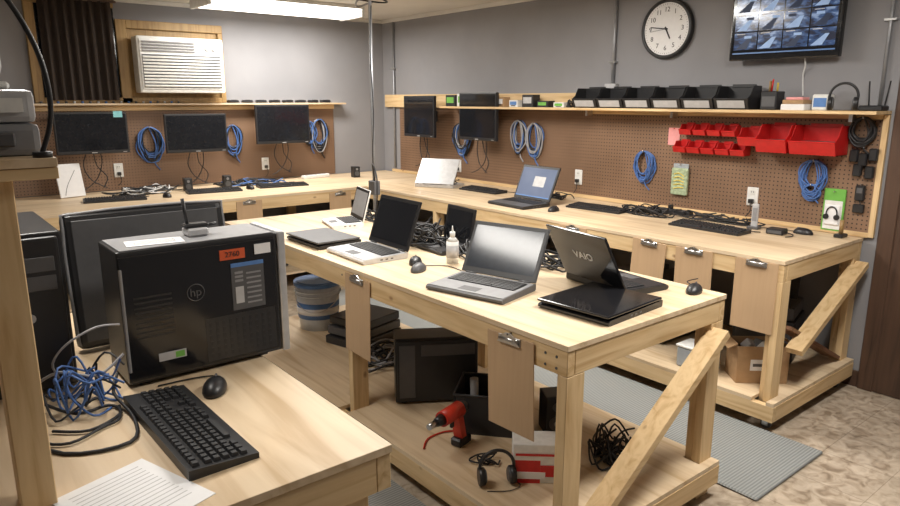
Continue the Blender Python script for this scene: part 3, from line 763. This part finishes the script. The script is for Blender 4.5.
b.done('parts_bag',(4.285,2.70,1.24),-90)
b=B();b.box((0,-.002,0),(.09,.003,.12),pink);b.cyl((0,0,.055),(0,-.008,.055),.004,red,n=8);b.done('pinned_note',(4.285,2.78,1.43),-90)
b=B()
for i,(x,z) in enumerate(((-.05,0),(.0,-.02),(.05,.01),(-.02,-.08),(.04,-.09))):
    b.box((x,-.02-.008*(i%2),z),(.045,.03,.07),black,.006)
b.cyl((0,0,.05),(0,-.04,.05),.003,steel,n=8)
b.done('power_adapter_cluster',(4.285,1.54,1.37),-90)
# small black receivers hanging low near the end of the pegboard
b=B()
b.box((0,-.015,0),(.05,.028,.09),black,.006);b.box((0,-.030,.015),(.03,.002,.03),dgrey);b.box((0,-.012,-.09),(.06,.022,.05),black,.005);b.cyl((0,0,.05),(0,-.03,.05),.003,steel,n=8)
b.tube([(0,-.015,-.045),(.01,-.02,-.06),(0,-.015,-.07)],.003,blackc)
b.done('card_reader',(4.285,1.535,1.16),-90)
b=B();b.box((0,0,.008),(.07,.07,.016),dgrey,.004);b.box((0,0,.08),(.04,.02,.15),lgrey,.008,seg=2);b.box((0,-.011,.09),(.026,.002,.08),grey)
b.done('cordless_phone',(4.06,2.03,HB),-80)
b=B();b.cyl((0,0,0),(0,0,.11),.03,white,n=24);b.cyl((0,0,.11),(0,0,.13),.03,white,.012,n=24);b.cyl((0,0,.13),(0,0,.155),.013,white,n=16);b.cyl((0,0,.155),(0,0,.185),.006,white,.002,n=12);b.cyl((0,0,.03),(0,0,.09),.0305,lgrey,n=24)
b.done('spray_bottle',(2.04,2.50,HB))
b=B();b.bx(-.05,.05,-.04,.04,0,.035,black,.006);b.bx(-.04,.04,-.042,-.04,.008,.026,dgrey);b.tube([(.05,0,.015),(.08,.02,.006),(.1,-.03,.004),(.08,-.08,.004)],.003,blackc)
b.done('usb_hub',(4.0,1.86,HB),-85)
b=B();b.bx(-.16,.16,-.03,.03,0,.035,black,.006)
for i in range(5):b.bx(-.13+i*.055,-.10+i*.055,-.018,.018,.035,.037,dgrey)
b.box((.0,0,.05),(.03,.03,.028),black,.004);b.done('power_strip',(4.15,2.68,HB),-88)
b=B();b.bx(-.16,.16,-.03,.03,0,.035,white,.006)
for i in range(5):b.bx(-.13+i*.055,-.10+i*.055,-.018,.018,.035,.037,grey)
b.done('power_strip',(3.3,6.25,HB),10)
b=B();b.T=Tm((0,0,0),(-12,0,0));b.box((0,0,.14),(.20,.012,.27),paper,.003);b.tube([(-.06,-.008,.02),(-.03,-.008,.1),(.05,-.008,.22)],.002,grey)
b.done('notebook',(1.08,6.2,HB),15)
b=B();b.box((0,0,.01),(.08,.05,.02),black,.004);b.cyl((.0,0,.02),(.0,0,.1),.012,oak,n=10);b.cyl((.025,.01,.02),(.025,.01,.08),.01,red,n=10);b.done('screwdriver_stand',(4.19,1.58,HB),0)
for x in(1.95,2.30,3.65):
    b=B();b.bx(-.035,.035,-.04,.04,0,.11,black,.006,2);b.cyl((0,-.04,.04),(0,-.044,.04),.024,dgrey,n=18);b.cyl((0,-.04,.085),(0,-.044,.085),.012,grey,n=14);b.done('computer_speaker',(x,6.05,HB),-8)

# ---------------------------------------------------------------- clipboards
def clipboard(loc,rz,w=.23,h=.36,tilt=0):
    b=B();b.T=Tm((0,0,0),(0,tilt,0))
    b.box((0,-.006,-h/2),(w,.004,h),hard,.0015)
    b.box((0,-.010,-.015),(.11,.004,.03),steel,.002);b.cyl((-.045,-.014,-.012),(.045,-.014,-.012),.008,steel,n=10)
    b.prism([(-.055,0),(.055,0),(.035,.028),(.012,.04),(-.012,.04),(-.035,.028)],.004,steel,Tm((0,-.018,-.028),(0,0,0)))
    b.cyl((0,0,.008),(0,-.02,.008),.004,dgrey,n=8)
    b.done('clipboard',loc,rz)
xe=1.6025
clipboard((xe,2.66,.875),-90,.22,.39,2);clipboard((xe,1.635,.870),-90,.235,.36,-2)
xe=3.3325
for y,h,tl2 in((2.27,.31,3),(1.985,.31,-1),(1.63,.37,0),(2.85,.16,0)):clipboard((xe,y,.885),-90,.225,h,tl2)
for x in(2.2,3.05):clipboard((x,5.3355,.875),0,.22,.24,0)

# ---------------------------------------------------------------- stuff on the lower shelves
Z=.1705
b=B();b.bx(0,.42,0,.16,.01,.35,blackm,.006,2);b.bx(.01,.41,-.012,0,.02,.34,black,.01,2);b.bx(.02,.10,-.016,-.012,.04,.32,dgrey,.003)
b.bx(.13,.4,-.016,-.012,.26,.32,dgrey,.003);b.bx(.36,.385,-.017,-.012,.06,.08,lgrey)
for x in(.03,.36):b.bx(x,x+.03,.02,.14,0,.01,black)
b.done('desktop_computer_tower',(1.80,2.66,Z),-32)
b=B();w,d,h=.34,.26,.19;t=.006
for s in(-1,1):
    b.beam((s*(w/2-.02),0,0),(s*w/2,0,h),t,d,black,up=(0,1,0))
b.box((0,-d/2,h/2),(w-.02,t,h),black);b.box((0,d/2,h/2),(w-.02,t,h),black);b.box((0,0,t/2),(w-.04,d,t),black)
b.tube([(-w/2,-d/2,h),(w/2,-d/2,h),(w/2,d/2,h),(-w/2,d/2,h)],.007,black,6,True,1)
b.box((.05,.02,.12),(.12,.16,.12),dgrey,.01,(10,5,20));b.cyl((-.08,-.05,.02),(-.09,-.04,.24),.02,grey)
b.done('storage_bin',(2.05,2.20,Z),-50)
b=B();b.T=Tm((0,0,.135))
b.cyl((-.08,0,.04),(.05,0,.04),.034,drillred,.036,n=20);b.cyl((.05,0,.04),(.085,0,.04),.036,black,.028,n=20);b.cyl((-.08,0,.04),(-.12,0,.04),.026,black,.018,n=20);b.cyl((-.12,0,.04),(-.17,0,.04),.014,steel,n=16)
b.beam((.03,0,.02),(.06,0,-.10),.034,.045,drillred,up=(0,1,0));b.box((-.005,0,-.01),(.02,.015,.035),black,.003)
b.box((.065,0,-.115),(.09,.06,.04),black,.008)
b.T=Matrix.Identity(4)
b.tube([(.1,0,.02),(.15,.05,.008),(.1,.12,.006),(0,.14,.006),(-.08,.1,.006)],.004,drillred)
b.done('cordless_drill',(1.74,2.13,Z),15)
b=B();b.bx(-.11,.11,-.06,.06,0,.17,white,.003);b.bx(-.111,-.0,-.061,.0,.0,.10,red);b.bx(-.0,.10,-.0625,-.061,.03,.08,red);b.bx(-.10,.02,-.0635,-.0615,.02,.05,paper);b.bx(-.10,.10,-.0625,-.061,.12,.13,red)
b.tube([(.09,-.063,.14),(.12,-.063,.12),(.10,-.063,.08)],.003,black)
b.done('product_box',(1.88,1.74,Z),-42)
b=B();b.bx(-.05,.05,-.06,.06,0,.19,black,.008,2);b.cyl((0,-.06,.06),(0,-.066,.06),.035,dgrey,n=24);b.cyl((0,-.06,.14),(0,-.066,.14),.02,dgrey,n=20);b.sphere((0,-.062,.06),(.015,.008,.015),grey)
b.done('computer_speaker',(2.22,1.98,Z),-30)
headset((1.70,1.80,Z),-30)
tangle('cable_bundle',(2.22,1.62,Z),.14,.12,.14,16,blackc,.0045,41)
tangle('cable_bundle',(1.78,1.97,Z),.07,.07,.03,4,[blackc],.004,42)
tangle('cable_bundle',(2.1,3.2,Z),.25,.2,.12,16,[blackc,blackc,greyc],.006,43)
# bucket with lid and wire handle
b=B();b.cyl((0,0,0),(0,0,.30),.125,tubm,.15,n=36);b.cyl((0,0,.30),(0,0,.325),.158,blued,n=36);b.cyl((0,0,.325),(0,0,.33),.14,blued,n=36)
b.cyl((0,0,.262),(0,0,.272),.152,tubm,n=36);b.cyl((0,0,.235),(0,0,.243),.150,tubm,n=36);b.cyl((0,0,.08),(0,0,.19),.137,blued,.1435,n=36)
b.cyl((0,0,.11),(0,0,.155),.1405,paper,.143,n=36)
b.tube([(-.15,0,.255),(-.13,-.09,.20),(-.05,-.165,.15),(.05,-.165,.15),(.13,-.09,.20),(.15,0,.255)],.003,steel)
b.cyl((-.158,0,.255),(-.145,0,.255),.012,white);b.cyl((.145,0,.255),(.158,0,.255),.012,white)
b.done('plastic_bucket',(2.10,4.02,Z),-35)
b=B();
for i in range(3):b.bx(-.2+i*.02,.2-i*.01,-.15,.15,i*.06,i*.06+.052,[blackm,dgrey,blackm][i],.006)
b.done('stacked_equipment',(2.2,3.6,Z),15)
def cardbox(loc,rz,w,d,h,m=card,junk=True):
    b=B();t=.005
    b.box((0,0,t/2),(w,d,t),m)
    for s in(-1,1):b.box((s*w/2,0,h/2),(t,d,h),m);b.box((0,s*d/2,h/2),(w,t,h),m);b.box((s*(w/2+.03),0,h+.0),(.06,d-.01,.003),m,0,(0,s*25,0))
    b.box((0,-d/2-.003,h*.5),(w*.5,.001,h*.3),paper);b.box((0,-d/2-.0036,h*.5),(w*.4,.001,h*.08),dgrey)
    if junk:
        Q=random.Random(int(w*1000))
        for i in range(6):b.box((Q.uniform(-w/3,w/3),Q.uniform(-d/3,d/3),h*.85),(.08,.05,.06),[black,dgrey,lgrey,white][i%4],.005,(Q.uniform(0,40),Q.uniform(0,40),Q.uniform(0,90)))
        b.box((0,0,h*.4),(w-.03,d-.03,h*.7),dgrey)
    b.done('cardboard_box',loc,rz)
cardbox((3.56,1.69,Z),-42,.27,.17,.21)
b=B();b.bx(-.17,.17,-.17,.17,.0,.26,black,.02,2);b.bx(-.16,.16,-.16,.16,.26,.34,dgrey,.02,2);b.bx(-.14,.14,-.21,-.17,.07,.09,dgrey,.004);b.bx(-.15,.15,-.172,-.17,.10,.2,dgrey,.003);b.box((0,.1,.40),(.26,.02,.18),black,.004,(-20,0,0))
b.done('office_printer',(4.0,1.85,Z),-75)
b=B();b.bx(-.10,.10,-.07,.07,0,.12,clearb,.008);b.bx(-.105,.105,-.075,.075,.12,.135,white,.004);b.bx(-.07,.07,-.05,.05,.02,.1,grey,.01)
b.done('storage_tub',(3.44,1.97,Z),-90)
def tower(loc,rz,m,m2=black):
    b=B();b.bx(-.09,.09,-.2,.2,.01,.42,m,.008,2);b.bx(-.08,.08,-.215,-.2,.02,.41,m2,.006);b.bx(-.07,.07,-.219,-.215,.32,.36,dgrey,.002);b.bx(-.07,.07,-.219,-.215,.27,.31,dgrey,.002);b.cyl((0,-.215,.2),(0,-.219,.2),.01,lgrey,n=12)
    for xx in(-.07,.05):
        for y in(-.17,.15):b.bx(xx,xx+.02,y,y+.02,0,.01,black)
    b.done('desktop_computer_tower',loc,rz)
for i,y in enumerate((2.4,2.65,3.25,3.5,3.75,4.0,4.65,4.95)):tower((3.80,y,Z),-90,[blackm,dgrey][i%2])  # row padded with extra dark towers to darken the bright under-bench space
for i,x in enumerate((1.0,1.25,1.5,2.0,2.3,2.6,3.3,3.6)):tower((x,5.9,Z),0,[blackm,dgrey][i%2])

# ---------------------------------------------------------------- world, camera
w=bpy.data.worlds.new('world');bpy.context.scene.world=w;w.use_nodes=True
w.node_tree.nodes['Background'].inputs['Color'].default_value=(.6,.65,.7,1);w.node_tree.nodes['Background'].inputs['Strength'].default_value=.3
cam=bpy.data.cameras.new('camera');o=bpy.data.objects.new('camera',cam);bpy.context.collection.objects.link(o);bpy.context.scene.camera=o
cam.lens=27.2;cam.sensor_width=36;cam.clip_start=.05;o.location=(0,0,H);o.rotation_euler=(rad(90-12.7),0,rad(-39))
bpy.context.scene.view_settings.view_transform='Standard'
bpy.context.scene.view_settings.exposure=0
